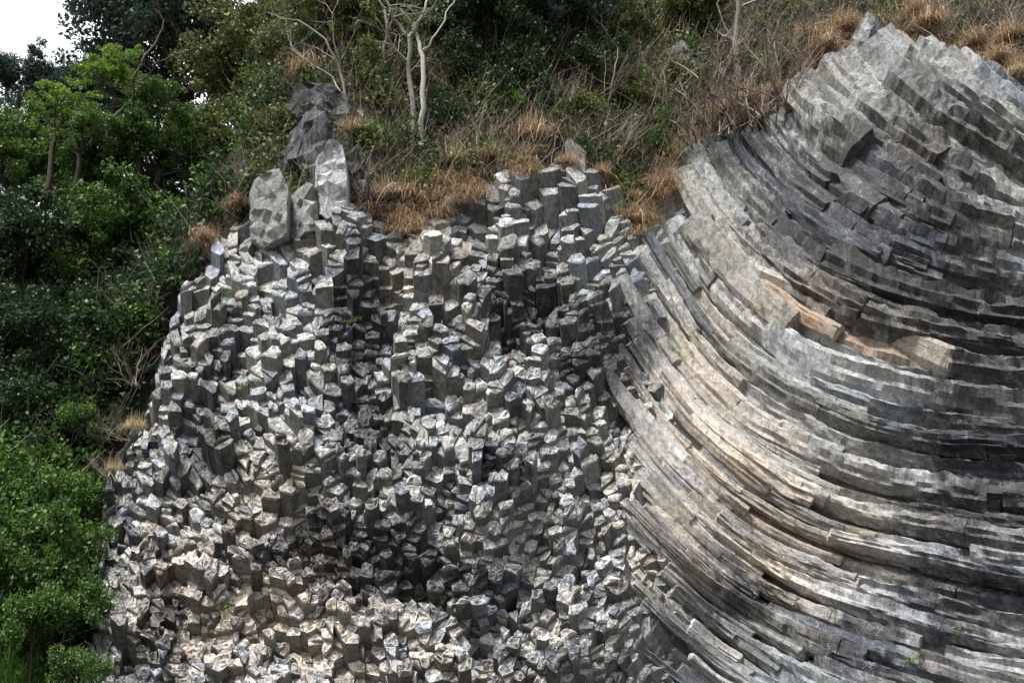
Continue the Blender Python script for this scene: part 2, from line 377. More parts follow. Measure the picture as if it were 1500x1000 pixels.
def log(pts, wid, off, rnd, depthk, seed, minr=.08):
    """one long column lying in the cliff: a wavering many-sided bar with broken ends"""
    B = Buf(); n = 7
    a0 = rng.uniform(0, 6.28)
    prof = [(.95, -1.1), (.78, .2), (.50, .80), (.22, .98), (-.45, .62), (-1.0, .12), (-.9, -1.1)]
    if rng.random() < .3: prof = [(.95, -1.1), (.95, .3), (.62, .92), (-.1, .98), (-.62, .75), (-.98, .1), (-.9, -1.1)]
    prof = [(x + rng.uniform(-.1, .1), y + rng.uniform(-.12, .12)) for x, y in prof]
    pr2 = []
    for j in range(7):
        a, b = prof[j], prof[(j + 1) % 7]; pr2.append(a)
        if j != 6: t = rng.uniform(.35, .65); q = rng.uniform(-.16, .08); pr2.append((a[0] * (1 - t) + b[0] * t, (a[1] * (1 - t) + b[1] * t) + q))
    prof = pr2; n = len(prof)
    base = [(math.atan2(y, x), math.hypot(x, y)) for x, y in prof]
    W = [S(*p) for p in pts]; L = len(pts)
    rings = []; prevT = None
    jit = 0.0
    brk = rng.randint(14, 50); do = 0.0; dw = 1.0; drot = 0.0; rr = rnd
    vs, fs, at_ = [], [], []
    for i in range(L):
        T = nrm(W[min(L - 1, i + 1)] - W[max(0, i - 1)]); nS = SN(*pts[i]); Bv = nrm(np.cross(nS, T)); nS = np.cross(T, Bv)
        wpx = wid[i]; mpp = np.linalg.norm(S(pts[i][0], pts[i][1] + 4) - S(pts[i][0], pts[i][1] - 4)) / 8
        hw = max(minr, wpx * mpp * .50)
        reps = 1
        if i == brk: reps = 2; brk = i + rng.randint(16, 60)
        for q in range(reps):
            if q == 1:
                do = rng.uniform(-.04, .04); dw = rng.uniform(.94, 1.06); drot = rng.uniform(-.1, .1); rr = min(1, max(0, rnd + rng.uniform(-.15, .15)))
            cen = W[i] + nS * (off + do + .05 * n3(i * .12, seed)) + Bv * (.05 * n3(i * .10, seed + 7)) + T * (rng.uniform(0, .02) * q)
            r_ = []
            for j, (aa, ra) in enumerate(base):
                k = ra * dw * (1 + (.32 if wpx < 36 else .24) * n3(i * .17, seed + j * 1.3) + .10 * n3(i * .5, seed + j * 5.3) + (.03 + .02 * (wpx < 40)) * rng.uniform(-1, 1))
                aa2 = aa + drot
                r_.append(cen + Bv * (math.cos(aa2) * hw * k * 1.12) + nS * (math.sin(aa2) * hw * k * depthk))
            b = len(vs); vs.extend(r_); cap = .42 + .5 * max(0, n3(i * .15, seed + 31)); at_.extend([dat(pts[i][0], pts[i][1], rr, min(1, cap))] * n); rings.append((b, cen))
    for (a, _), (b, _) in zip(rings[:-1], rings[1:]):
        for j in range(n):
            k = (j + 1) % n; fs.append((a + j, a + k, b + k, b + j))
    for (b, cen), sgn, i in ((rings[0], 1, 0), (rings[-1], -1, L - 1)):
        d1 = dat(pts[i][0], pts[i][1], rr, 1); tlt = rng.uniform(-.12, .12)
        T = nrm(W[min(L - 1, i + 1)] - W[max(0, i - 1)])
        c2 = len(vs); rim = [np.array(vs[b + j]) - T * sgn * rng.uniform(0, .05) for j in range(n)]
        for j in range(n): vs[b + j] = rim[j] + T * sgn * .002
        vs.extend(rim); at_.extend([d1] * n); vs.append(cen - T * sgn * rng.uniform(.02, .10)); at_.append(d1)
        for j in range(n):
            k = (j + 1) % n; fs.append((c2 + j, c2 + k, c2 + n) if sgn < 0 else (c2 + k, c2 + j, c2 + n))
    B.add(vs, fs, at_); return B

starts = []
v0 = -330.0
while v0 < 1500:
    starts.append(v0); v0 += lerp([-330, 100, 380, 520, 1500], [42, 40, 36, 31, 32], v0) * rng.uniform(.62, 1.38)
ST = [stream(s) for s in starts]
def sm0(a, b, x): t = max(0, min(1, (x - a) / (b - a))); return t * t * (3 - 2 * t)
def row_between(i, fr):
    """centre line and width of a row between surveyed flow lines"""
    c = stream(starts[i] + (starts[i + 1] - starts[i]) * fr)
    nb = np.array(ST[i + 1]); wd = []
    nb0 = np.array(ST[i])
    for p in c:
        d = math.sqrt(np.min(((nb - p) ** 2).sum(1))) + math.sqrt(np.min(((nb0 - p) ** 2).sum(1)))
        wd.append(max(11, min(d, 52) * (.62 + .38 * sm0(950, 1250, p[0]))))
    return c, wd
logs = []
bo = min(range(len(starts)), key=lambda i: abs(lerp([p[0] for p in ST[i]], [p[1] for p in ST[i]], 1250) - 470))
orc = row_between(bo, .5)[0]; OR_U += [p[0] for p in orc]; OR_V += [p[1] for p in orc]
for i in range(len(starts) - 1):
    for layer in (0, 1, 2):
        c, wd = row_between(i, (.0, .5, .5)[layer])
        if layer == 1: drift = rng.uniform(-.06, .06)
        j = rng.randint(0, 30) if layer == 2 else 0
        while j < len(c):
            ln = (300, rng.randint(35, 130), rng.randint(18, 60))[layer]
            seg = c[j:j + ln]; sw = wd[j:j + ln]
            gap = (0, rng.choice([0, 0, 0, 2, 5]), rng.randint(20, 90))[layer]
            j += ln + gap
            stag = rng.uniform(-70, 75) if layer else -40
            q = [(p, w_) for p, w_ in zip(seg, sw) if p[0] > lerp(BND_V, BND_U, p[1]) + stag and p[1] > vtop(p[0]) + (26 if p[0] > 1180 else 12) and p[1] < 1075]
            if layer == 1:
                qo = [t for t in q if dat(t[0][0], t[0][1], 0, 0)[2] < -.3]
                if len(qo) > 4: logs.append((1e5, log([a for a, _ in qo], [b * 1.1 for _, b in qo], -.5, .4, 1.0, rng.uniform(0, 900))))
            if layer: q = [t for t in q if dat(t[0][0], t[0][1], 0, 0)[2] > -.5]
            if len(q) < 5: continue
            seg = [a for a, _ in q]; sw = [b * (1.0, .88, .7)[layer] for _, b in q]
            thick = sum(sw) / len(sw)
            o = (-.55, -.12, .12)[layer] + rng.uniform(-.2, .17) * (layer > 0)
            B = log(seg, sw, o, min(1, max(0, rng.gauss(.5, .2))), 1.55 if thick < 36 else 1.2, rng.uniform(0, 900))
            inview = sum(1 for p in seg if 0 < p[0] < 1500 and 0 < p[1] < 1000)
            logs.append((inview * thick * (.05, 1, 1.2)[layer], B))
# narrow steep columns where the two faces of the cliff meet
for _ in range(200):
    st = stream(rng.choice([rng.uniform(-60, 520), rng.uniform(300, 1500)])); b = rng.uniform(-70, 90) + (rng.uniform(0, 120) if st[0][1] < 300 else 0)
    k0 = next((i for i, p in enumerate(st) if p[0] > lerp(BND_V, BND_U, p[1]) + b and p[1] > vtop(p[0]) + 10), None)
    if k0 is None: continue
    seg = st[k0:k0 + rng.randint(12, 45)]
    if len(seg) < 6 or seg[0][1] > 1060: continue
    wpx = rng.uniform(13, 21) * (1.45 if seg[0][1] < 400 else 1)
    B = log(seg, [wpx] * len(seg), rng.uniform(-.12, .2), min(1, max(0, rng.gauss(.5, .22))), .95, rng.uniform(0, 900), .07)
    logs.append((len(seg) * wpx * (.8 if 0 < seg[0][1] < 900 else .1), B))

cliff = empty('basalt_cliff', [float(c) for c in S(800, 1050)])
tag(cliff, 'grey cliff of jointed basalt columns, end-on stumps at left and long curving columns at right', 'cliff')
prisms.sort(key=lambda t: -t[0]); logs.sort(key=lambda t: -t[0])
for _, b in logs[:62] + prisms[:38]: b.build('basalt_column', M_ROCK, cliff)
rest = Buf()
for _, b in logs[62:] + prisms[38:]: rest.add(b.v, b.f, b.a)
r_ = rest.build('basalt_columns', M_ROCK, cliff); r_['kind'] = 'stuff'
# dark rock mass deep behind the columns
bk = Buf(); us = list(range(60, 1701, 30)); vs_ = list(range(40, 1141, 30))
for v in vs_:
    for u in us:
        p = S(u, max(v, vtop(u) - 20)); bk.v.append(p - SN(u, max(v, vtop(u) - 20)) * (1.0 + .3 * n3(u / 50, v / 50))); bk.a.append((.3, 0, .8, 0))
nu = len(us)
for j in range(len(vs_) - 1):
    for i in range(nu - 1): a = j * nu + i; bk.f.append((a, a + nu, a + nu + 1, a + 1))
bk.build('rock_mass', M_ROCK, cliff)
#@@VEG
# ---------------------------------------------------------------- terrain
TU = [345 + 15 * i for i in range(92)]
TP = np.array([surf0(u, vtop(u)) for u in TU]); TX = TP[:, 0]; o_ = np.argsort(TX); TX = TX[o_]; TY = TP[o_, 1]; TZ = TP[o_, 2]
ker = np.ones(5) / 5
TYs = np.convolve(np.pad(TY, 2, 'edge'), ker, 'valid'); TZs = np.minimum(np.convolve(np.pad(TZ, 2, 'edge'), ker, 'valid'), TZ)
def sm(a, b, x): t = max(0, min(1, (x - a) / (b - a))); return t * t * (3 - 2 * t)
def H(x, y):
    yt = float(np.interp(x, TX, TYs)); zt = float(np.interp(x, TX, TZs))
    rough = .35 * n3(x * .5, y * .5, 2.0) + .15 * n3(x * 1.7, y * 1.7, 6.0)
    zl = 1.5 * max(0, min(y, 30) - 21.8) + .6 * max(0, min(y, 46) - 30) + .1 * max(0, y - 46)
    if y < yt + .3: zh = 0
    else:
        d = y - yt; sl_ = lerp([-8, 0, 8], [1.7, 1.9, 1.5], x)
        zh = zt - .5 + sl_ * min(d, 9.5) + .4 * max(0, d - 9.5)
    k = sm(-12.5, -7.2, x)
    z = zl * (1 - k) + zh * k
    return z + rough * (1 if y > 22 else 0)
def hillhit(u, v):
    r = ray(u, v); t = 22.0 / r[1]
    while t * r[1] < 75:
        p = CAM + r * t
        if p[1] > 24 and p[2] <= H(p[0], p[1]):
            yt = float(np.interp(p[0], TX, TYs))
            if p[0] < -9 or p[1] >= yt + .25: return p
        t += .15
    return at(u, v, 44)
def spot(u, v):
    if u > edge(v) and v > vtop(u): return S(u, v) + SN(u, v) * .15
    p = hillhit(u, v)
    if u > 980: p = p - nrm(ray(u, v)) * 1.1
    return p
g = Buf(); gx = [-60, -48, -38, -30, -24] + [-20 + .5 * i for i in range(89)] + [27, 32, 40, 50, 60]; gy = [-30, -10, 5, 15, 20, 22] + [23 + .5 * i for i in range(60)] + [54, 57, 62, 70, 80, 95]
for y in gy:
    for x in gx: g.v.append((x, y, H(x, y))); g.a.append((.5, 0, 0, 0))
for j in range(len(gy) - 1):
    for i in range(len(gx) - 1): a = j * len(gx) + i; g.f.append((a, a + 1, a + 1 + len(gx), a + len(gx)))
tag(g.build('hillside', M_SOIL, smooth=True), None, None, kind='structure')
g = Buf(); g.add([(-2000, -2000, -.05), (2000, -2000, -.05), (2000, 2500, -.05), (-2000, 2500, -.05)], [(0, 1, 2, 3)])
tag(g.build('ground', M_GROUND), None, None, kind='structure')

# ---------------------------------------------------------------- plants
def tube(B, pts, rad, n=5, tint=.5):
    pts = [np.array(p, float) for p in pts]; L = len(pts); vs = []
    for i in range(L):
        T = pts[min(L - 1, i + 1)] - pts[max(0, i - 1)]; T = T / (np.linalg.norm(T) + 1e-9)
        a = np.cross(T, [0.31, .87, .2]); a /= np.linalg.norm(a) + 1e-9; b = np.cross(T, a)
        for j in range(n):
            t = 6.2832 * j / n; vs.append(pts[i] + (a * math.cos(t) + b * math.sin(t)) * rad[i])
    fs = [(i * n + j, i * n + (j + 1) % n, (i + 1) * n + (j + 1) % n, (i + 1) * n + j) for i in range(L - 1) for j in range(n)]
    B.add(vs, fs, [(tint, 0, 0, 1)] * len(vs))
def grow(B, p, d, length, r, depth, nr, tips, up=.1, spread=.7, n=5, tint=.5, wig=.18):
    steps = 5; pts = [p]; rr = [r]; dd = nrm(d)
    for i in range(steps):
        dd = nrm(dd + np.array([nr.gauss(0, wig), nr.gauss(0, wig), nr.gauss(0, wig) + up * .3]))
        p = p + dd * length / steps; pts.append(p); rr.append(r * (1 - .45 * (i + 1) / steps) if depth else r * (1 - .8 * (i + 1) / steps))
        if depth and i >= 1 and nr.random() < .6:
            q = nrm(dd + spread * np.array([nr.gauss(0, 1), nr.gauss(0, 1), nr.gauss(0, .7) + up]))
            grow(B, p, q, length * nr.uniform(.5, .75), rr[-1] * .6, depth - 1, nr, tips, up, spread, max(3, n - 1), tint, wig)
    tube(B, pts, rr, n, tint)
    if depth:
        for _ in range(2):
            q = nrm(dd + spread * np.array([nr.gauss(0, .8), nr.gauss(0, .8), nr.gauss(0, .6) + up]))
            grow(B, p, q, length * nr.uniform(.55, .8), rr[-1] * .8, depth - 1, nr, tips, up, spread, max(3, n - 1), tint, wig)
    else: tips.append(p)
def leaves(B, centers, rad, per, size, seed, flat=.7):
    r = np.random.default_rng(seed); n = len(centers) * per
    c = np.repeat(np.array(centers), per, axis=0); cr = np.repeat(np.array(rad if hasattr(rad, '__len__') else [rad] * len(centers)), per)
    o = r.normal(size=(n, 3)); o /= np.linalg.norm(o, axis=1)[:, None]; o *= (r.random(n) ** .45 * cr)[:, None]; o[:, 2] *= flat
    p = c + o
    a = r.normal(size=(n, 3)); a[:, 2] -= .35; a /= np.linalg.norm(a, axis=1)[:, None]
    nn = r.normal(size=(n, 3)) * .8; nn[:, 2] += .9; b = np.cross(nn, a); b /= np.linalg.norm(b, axis=1)[:, None] + 1e-9
    s = (size * r.uniform(.6, 1.35, n))[:, None]
    V = np.stack([p - a * s * .5, p + b * s * .26, p + a * s * .5, p - b * s * .26], 1).reshape(-1, 3)
    ct = np.repeat(r.uniform(.25, .75, len(centers)), per); t = np.clip(ct + r.normal(0, .16, n), 0, 1)
    base = B.count if hasattr(B, 'count') else 0
    b0 = len(B.v)
    B.v.extend(V.tolist()); B.f.extend((np.arange(n * 4).reshape(-1, 4) + b0).tolist())
    A = np.zeros((n * 4, 4)); A[:, 0] = np.repeat(t, 4); B.a.extend(A.tolist())
def tree_mesh(seed, rad=2.5, clumps=170, per=120, size=.15, sparse=0.0, flat=.72, trunk_r=.16, cr=.5):
    nr = random.Random(seed); W = Buf(); tips = []
    tube(W, [(0, 0, -7), (.1, 0, -4.5), (0, .1, -2.6), (nr.uniform(-.2, .2), 0, -rad * .5)], [trunk_r * 1.3, trunk_r * 1.1, trunk_r, trunk_r * .85], 7)
    for k in range(5):
        a = 6.283 * k / 5 + nr.uniform(-.4, .4)
        grow(W, np.array([0, 0, -rad * (.5 + .2 * nr.random())]), np.array([math.cos(a), math.sin(a), .9]), rad * .62, trunk_r * .5, 2, nr, tips, .15, .75, 5)
    cs = [t * (rad / max(rad, np.linalg.norm(t))) for t in tips if nr.random() > sparse]
    nr.shuffle(cs); cs = cs[:clumps]
    lobes = [np.array([nr.gauss(0, 1), nr.gauss(0, 1), nr.gauss(0, .8)]) for _ in range(7)]; lobes = [nrm(l) * rad * nr.uniform(.45, .72) for l in lobes]
    while len(cs) < clumps:
        l = nr.choice(lobes); d = nrm(np.array([nr.gauss(0, 1), nr.gauss(0, 1), nr.gauss(0, 1) + .3])); cs.append(l + d * rad * .42 * nr.random() ** .4)
    for c in cs[::3]: tube(W, [c * .35, c * .7 + np.array([0, 0, -.1]), c], [trunk_r * .25, trunk_r * .14, .012], 3)
    L = Buf(); leaves(L, cs, [cr * nr.uniform(.55, 1.25) for _ in cs], per, size, seed, flat)
    return W, L
TREEMESH = {}
SPARSE = {13: dict(clumps=120, per=75, cr=.42, flat=.4, size=.15), 15: dict(clumps=110, per=75, cr=.42, flat=.35, size=.15), 16: dict(clumps=110, per=70, cr=.45, flat=.4, size=.15)}
def tree(name, key, mat, bark, label, cat, group, u, v, rpx, y, zs=1.0, parts=('trunk', 'crown'), **kw):
    if u > 350: y = min(y, float(hillhit(u, v)[1]) - .012 * rpx)
    p = at(u, v, y); m = rpx * (y / ray(u, v)[1]) / FPX; base_r = kw.get('rad', 2.5); s = m / base_r * 1.22
    k = (key, mat.name, bark.name)
    if key in (21, 22): zs = zs * 1.15
    if key in SPARSE: kw = dict(kw, **SPARSE[key])
    root = empty(name, (0, 0, 0)); root['_o'] = [0, 0, 0]
    if k not in TREEMESH:
        W, L = tree_mesh(key, **kw); a = W.build(parts[0], bark, root, smooth=True); b = L.build(parts[1], mat, root); TREEMESH[k] = (a, b)
    else:
        for o in TREEMESH[k]: c = o.copy(); COL.objects.link(c); c.parent = root
    root.location = p; root.scale = (s, s, s * zs); root.rotation_euler = (0, 0, rng.uniform(0, 6.28)) if k in TREEMESH else (0, 0, 0)
    tag(root, label, cat, group); return root
LT = 'trees on the slope left of the cliff'
for (key, mt, u, v, r, y, lab) in [
    (11, M_LEAF_BLUE, 265, 60, 125, 41, 'big dark blue-green tree whose crown rises out of the picture beside the white sky'),
    (12, M_LEAF_OLIVE, 375, 110, 100, 38, 'olive green tree with thin foliage just above the grey boulder'),
    (13, M_LEAF_BRIGHT, 170, 110, 46, 31, 'bright yellow-green tree in front of the big dark crown'),
    (15, M_LEAF_BRIGHT, 85, 158, 50, 30.5, 'bright lime green low tree under the patch of white sky'),
    (14, M_LEAF_BLUE, 35, 110, 48, 37, 'thin wispy bluish tree against the white sky'),
    (11, M_LEAF_MID, 25, 235, 75, 35, 'green tree at the picture edge below the wispy bluish one'),
    (12, M_LEAF_MID, 145, 235, 75, 33, 'mid green tree right under the bright yellow-green crown'),
    (14, M_LEAF_MID, 235, 215, 65, 31.5, 'tree with drooping green leaves in the middle of the left slope'),
    (11, M_LEAF_BLUE, 140, 150, 85, 44, 'tall dark tree far behind the two yellow-green crowns'),
    (12, M_LEAF_BLUE, 45, 215, 80, 43, 'dark far tree with small sky gaps at the upper left picture edge'),
    (12, M_LEAF_DARK, 200, 20, 70, 43, 'dark crown cut by the top of the picture right of the white sky'),
    (16, M_LEAF_MID, 120, 195, 46, 30, 'loose green sprays just under the two yellow-green crowns'),
    (16, M_LEAF_MID, 215, 150, 46, 31, 'loose green sprays beside the crooked dark trunk'),
    (12, M_LEAF_OLIVE, 320, 225, 72, 33.5, 'olive tree with dead twigs left of the grey boulder'),
    (11, M_LEAF_DARK, 50, 370, 95, 31, 'broad dark evergreen halfway down the left picture edge'),
    (12, M_LEAF_MID, 170, 345, 90, 31, 'green leafy tree level with the top of the column wall'),
    (11, M_LEAF_DARK, 268, 320, 62, 32.5, 'small dark tree pressed against the top left corner of the column wall'),
    (11, M_LEAF_DARK, 85, 500, 95, 29, 'very dark tree in the shaded hollow at mid height'),
    (12, M_LEAF_DARK, 175, 455, 66, 30.2, 'dark tree behind the tangle of dry branches beside the columns'),
    (12, M_LEAF_DARK, 35, 620, 80, 28, 'dark shaded tree above the fresh green bushes'),
    (11, M_LEAF_DARK, 120, 620, 60, 28.8, 'lowest dark tree in the black shade next to the column wall')]:
    tree('broadleaf_tree', key, mt, M_BARK_D, lab, 'tree', LT, u, v, r, y)
BS = dict(rad=1.6, clumps=100, per=58, size=.15, cr=.46, flat=1.05, trunk_r=.05)
for (key, mt, u, v, r, y, lab) in [
    (21, M_LEAF_FRESH, 30, 725, 62, 25.5, 'fresh green bush highest of those at the lower left edge'),
    (22, M_LEAF_FRESH, 95, 790, 58, 24.8, 'fresh green bush touching the foot of the column wall'),
    (21, M_LEAF_MID, 25, 830, 62, 24.2, 'mid green bush at the picture edge above the long grass'),
    (22, M_LEAF_MID, 100, 885, 46, 24, 'green bush between the long grass and the grey columns'),
    (21, M_LEAF_FRESH, 55, 905, 40, 23.4, 'small bright bush directly above the long grass'),
    (22, M_LEAF_MID, 115, 975, 34, 22.8, 'small green bush in the lower left corner beside the lowest columns'),
    (22, M_LEAF_FRESH, 30, 780, 50, 25, 'bright bush below the highest one at the lower left edge'),
    (21, M_LEAF_MID, 70, 850, 50, 24.3, 'green bush in the middle of the lower left thicket'),
    (22, M_LEAF_FRESH, 100, 715, 36, 26, 'green bush against the dark shade beside the columns'),
    (21, M_LEAF_FRESH, 110, 612, 26, 27, 'small sunlit green bush in the black shade beside the columns')]:
    tree('leafy_bush', key, mt, M_BARK_D, lab, 'bush', 'green bushes at the foot of the left slope', u, v, r, y, parts=('stem', 'foliage'), **BS)
for (key, mt, u, v, r, y, lab) in [
    (11, M_LEAF_DARK, 700, 45, 85, 41, 'dark tree behind the two white trunks'),
    (12, M_LEAF_BLUE, 810, 30, 85, 43, 'dark bluish tree at the top middle of the hill'),
    (12, M_LEAF_OLIVE, 500, 35, 80, 41, 'olive tree left of the white trunks at the top edge'),
    (11, M_LEAF_OLIVE, 905, 45, 60, 42, 'thin yellowish green tree left of the small sky gap'),
    (14, M_LEAF_OLIVE, 1010, 25, 62, 43, 'thin olive tree right of the small sky gap at the top'),
    (14, M_LEAF_DARK, 620, 20, 62, 44, 'dark tree crown above the fork of the white trunks'),
    (14, M_LEAF_MID, 430, 20, 50, 38, 'fresh green crown at the top edge above the grey boulder')]:
    tree('hill_tree', key, mt, M_BARK_D, lab, 'tree', 'trees on the hill above the columns', u, v, r, y)
for (key, mt, u, v, r, y, lab) in [
    (21, M_LEAF_BRIGHT, 745, 152, 22, 34, 'small yellow-green shrub left of the tallest dry grass tuft'),
    (22, M_LEAF_BRIGHT, 802, 152, 20, 34, 'small yellow-green shrub right of the tallest dry grass tuft'),
    (22, M_LEAF_OLIVE, 880, 112, 42, 36, 'olive shrub with reddish twigs right of the hill centre'),
    (21, M_LEAF_MID, 985, 188, 30, 33.5, 'green shrub above the first curving columns'),
    (22, M_LEAF_OLIVE, 940, 150, 30, 35, 'olive shrub between bare stems above the dry grass'),
    (21, M_LEAF_MID, 650, 150, 26, 36, 'dull green shrub just right of the white trunks'),
    (22, M_LEAF_MID, 545, 200, 26, 34, 'dull green shrub just left of the white trunks'),
    (21, M_LEAF_OLIVE, 400, 185, 34, 33, 'yellowish shrub leaning against the grey boulder'),
    (22, M_LEAF_DARK, 735, 105, 45, 38, 'dark low shrub in the shaded middle of the hill'),
    (21, M_LEAF_DARK, 840, 95, 40, 38, 'dark shrub beside the fine-stemmed dark tree'),
    (21, M_LEAF_DARK, 690, 95, 45, 38, 'dark shrub at the left end of the shaded middle of the hill'),
    (22, M_LEAF_OLIVE, 555, 100, 36, 37, 'olive shrub behind the thin white-barked trunk'),
    (21, M_LEAF_OLIVE, 1000, 115, 34, 36, 'olive shrub below the purplish rock'),
    (22, M_LEAF_DARK, 770, 140, 42, 35.5, 'dark shrub just above the two yellow-green shrubs'),
    (21, M_LEAF_DARK, 655, 175, 36, 34.5, 'dark shrub on the bank right of the white trunks'),
    (22, M_LEAF_DARK, 925, 95, 36, 37, 'dark shrub right of the olive shrub with reddish twigs'),
    (21, M_LEAF_OLIVE, 850, 165, 34, 34.5, 'loose olive shrub above the stone rubble'),
    (22, M_LEAF_MID, 470, 70, 34, 37, 'green shrub high above the leaning boulder'),
    (21, M_LEAF_OLIVE, 420, 75, 44, 36.5, 'olive shrub at the edge of the tan grass patch'),
    (22, M_LEAF_MID, 955, 205, 24, 33, 'mid green shrub left of the first steep stumps')]:
    tree('hill_shrub', key, mt, M_BARK_D, lab, 'shrub', 'shrubs on the hill above the columns', u, v, r, y, parts=('stem', 'foliage'), **BS)

# pale trunks, traced in the plane where each tree stands
def px_tree(name, label, y, limbs, bark, seed, twig=.8, leafm=None):
    nr = random.Random(seed); y = min(y, float(hillhit(*limbs[0][0])[1]) + .1, min(float(hillhit(*l_[0])[1]) for l_ in limbs) - .1, float(hillhit(limbs[0][-3][0], max(-20, limbs[0][-3][1]))[1]) - .1) if limbs[0][0][0] > 350 else y; b0 = at(limbs[0][0][0], limbs[0][0][1], y)
    root = empty(name, [float(c) for c in b0]); tips = []
    tag(root, label, 'tree', 'bare trees on the hill')
    for k, (pts, r0, r1) in enumerate([(l[:-2], l[-2], l[-1]) for l in limbs]):
        B = Buf(); P = []
        for i, (u, v) in enumerate(pts): P.append(at(u, v, y + .25 * math.sin(i * 1.3 + k)))
        Q = []
        for i in range(len(P) - 1):
            for t in (0, .33, .66): Q.append(P[i] * (1 - t) + P[i + 1] * t + np.array([nr.gauss(0, .03), nr.gauss(0, .03), 0]))
        Q.append(P[-1])
        if k == 0 or pts[0][1] > 120: Q.insert(0, Q[0] + np.array([0, .1, -.8]))
        tube(B, Q, [.75 * (r0 + (r1 - r0) * i / (len(Q) - 1)) for i in range(len(Q))], 7, nr.uniform(.3, .9))
        for q in Q[5:] + [Q[-1]]:
            if nr.random() < twig * .6: grow(B, q, np.array([nr.gauss(0, 1), nr.gauss(0, .6), nr.uniform(.2, 1)]), nr.uniform(.6, 1.5), r1 * .45, 2, nr, tips, .12, .6, 4, .5)
        B.build('trunk' if r0 > .08 else 'branch', bark, root, smooth=True)
    if leafm is not None:
        L = Buf(); leaves(L, tips[::2], .22, 9, .11, seed); L.build('foliage', leafm, root)
px_tree('bare_tree', 'pale double-trunked bare tree with a white fork standing at the cliff top', 34.5,
    [[(603, 232), (604, 170), (600, 110), (600, 56), .13, .09], [(600, 56), (585, 38), (572, 18), (560, -8), .08, .05], [(600, 56), (612, 36), (622, 12), (632, -8), .075, .04],
     [(615, 222), (620, 155), (621, 95), (614, 62), (604, 34), (585, 14), .13, .06], [(621, 75), (640, 50), (655, 20), (668, -5), .045, .02]], M_BARK_W, 5, .7, M_LEAF_OLIVE)
px_tree('bare_tree', 'thin white-barked trunk rising left of the double-trunked tree', 35.5,
    [[(545, 155), (560, 112), (563, 82), (567, 45), (563, 15), .085, .06], [(563, 15), (552, -8), .05, .03], [(567, 50), (577, 25), (585, -5), .04, .02]], M_BARK_W, 6, .8, M_LEAF_OLIVE)
px_tree('bare_tree', 'bare grey tree bent steeply leftward above the grey boulder', 33,
    [[(535, 172), (505, 150), (500, 105), (478, 58), (437, 30), .075, .035], [(505, 150), (484, 112), (450, 90), (425, 70), .045, .02], [(500, 105), (492, 60), (487, 20), .035, .02]], M_BARK_W, 7, 1)
px_tree('bare_tree', 'dark fine-branched tree spreading like a fan in the shaded hill centre', 39,
    [[(790, 100), (788, 60), (792, 30), (795, -5), .10, .05], [(788, 70), (772, 40), (748, 12), (735, -8), .06, .03], [(789, 60), (812, 35), (835, 12), (842, -8), .06, .03], [(788, 65), (778, 30), (770, -5), .04, .02]], M_BARK_D, 8, 1)
px_tree('bare_tree', 'crooked dark trunk curving upward through the left foliage', 30,
    [[(160, 172), (180, 160), (195, 148), (196, 120), (205, 95), (228, 62), (240, 30), .075, .03], [(196, 125), (215, 112), (232, 92), (262, 80), (290, 70), .045, .02]], M_BARK_D, 9, 1)
px_tree('bare_tree', 'slender leaning stem with bare twigs beside the olive shrub', 34.2,
    [[(905, 240), (893, 190), (890, 150), (900, 110), (905, 70), .035, .02], [(893, 190), (880, 160), (872, 140), .02, .01], [(905, 240), (935, 200), (955, 150), (965, 120), .03, .015]], M_TWIG, 10, 1)
px_tree('bare_tree', 'dead grey trunk with peeling bark at the top of the hill right of centre', 38,
    [[(1082, 130), (1080, 90), (1078, 45), (1082, -5), .16, .12], [(1080, 70), (1062, 40), (1050, 5), .05, .03]], M_BARK_W, 12, .9)

# bare twiggy shrubs
SH = {}
def bare_shrub(key, label, u, v, hpx, group, mat=M_TWIG, lean=(0, -.25, 1), yy=None):
    p = spot(u, v) - nrm(ray(u, v)) * .5 if yy is None else at(u, v, yy); m = 1.35 * hpx * p[1] / ray(u, v)[1] / FPX; k = (key, mat.name, lean)
    root = None
    if k not in SH:
        nr = random.Random(key); B = Buf(); tips = []
        for _ in range(11):
            d = np.array(lean, float) + np.array([nr.gauss(0, .45), nr.gauss(0, .35), nr.gauss(0, .2)])
            grow(B, np.array([nr.gauss(0, .12), nr.gauss(0, .12), -.1]), d, .62, .014, 2, nr, tips, .12, .55, 4, nr.uniform(.1, .9), .16)
        o = B.build('bare_shrub', mat, None); SH[k] = o
    else: o = SH[k].copy(); COL.objects.link(o)
    o.location = p; s = m / 1.25; o.scale = (s, s, s); o.rotation_euler = (0, 0, rng.uniform(-.7, .7) if k in SH else 0); tag(o, label, 'shrub', group)
G1 = 'bare shrubs along the cliff top'
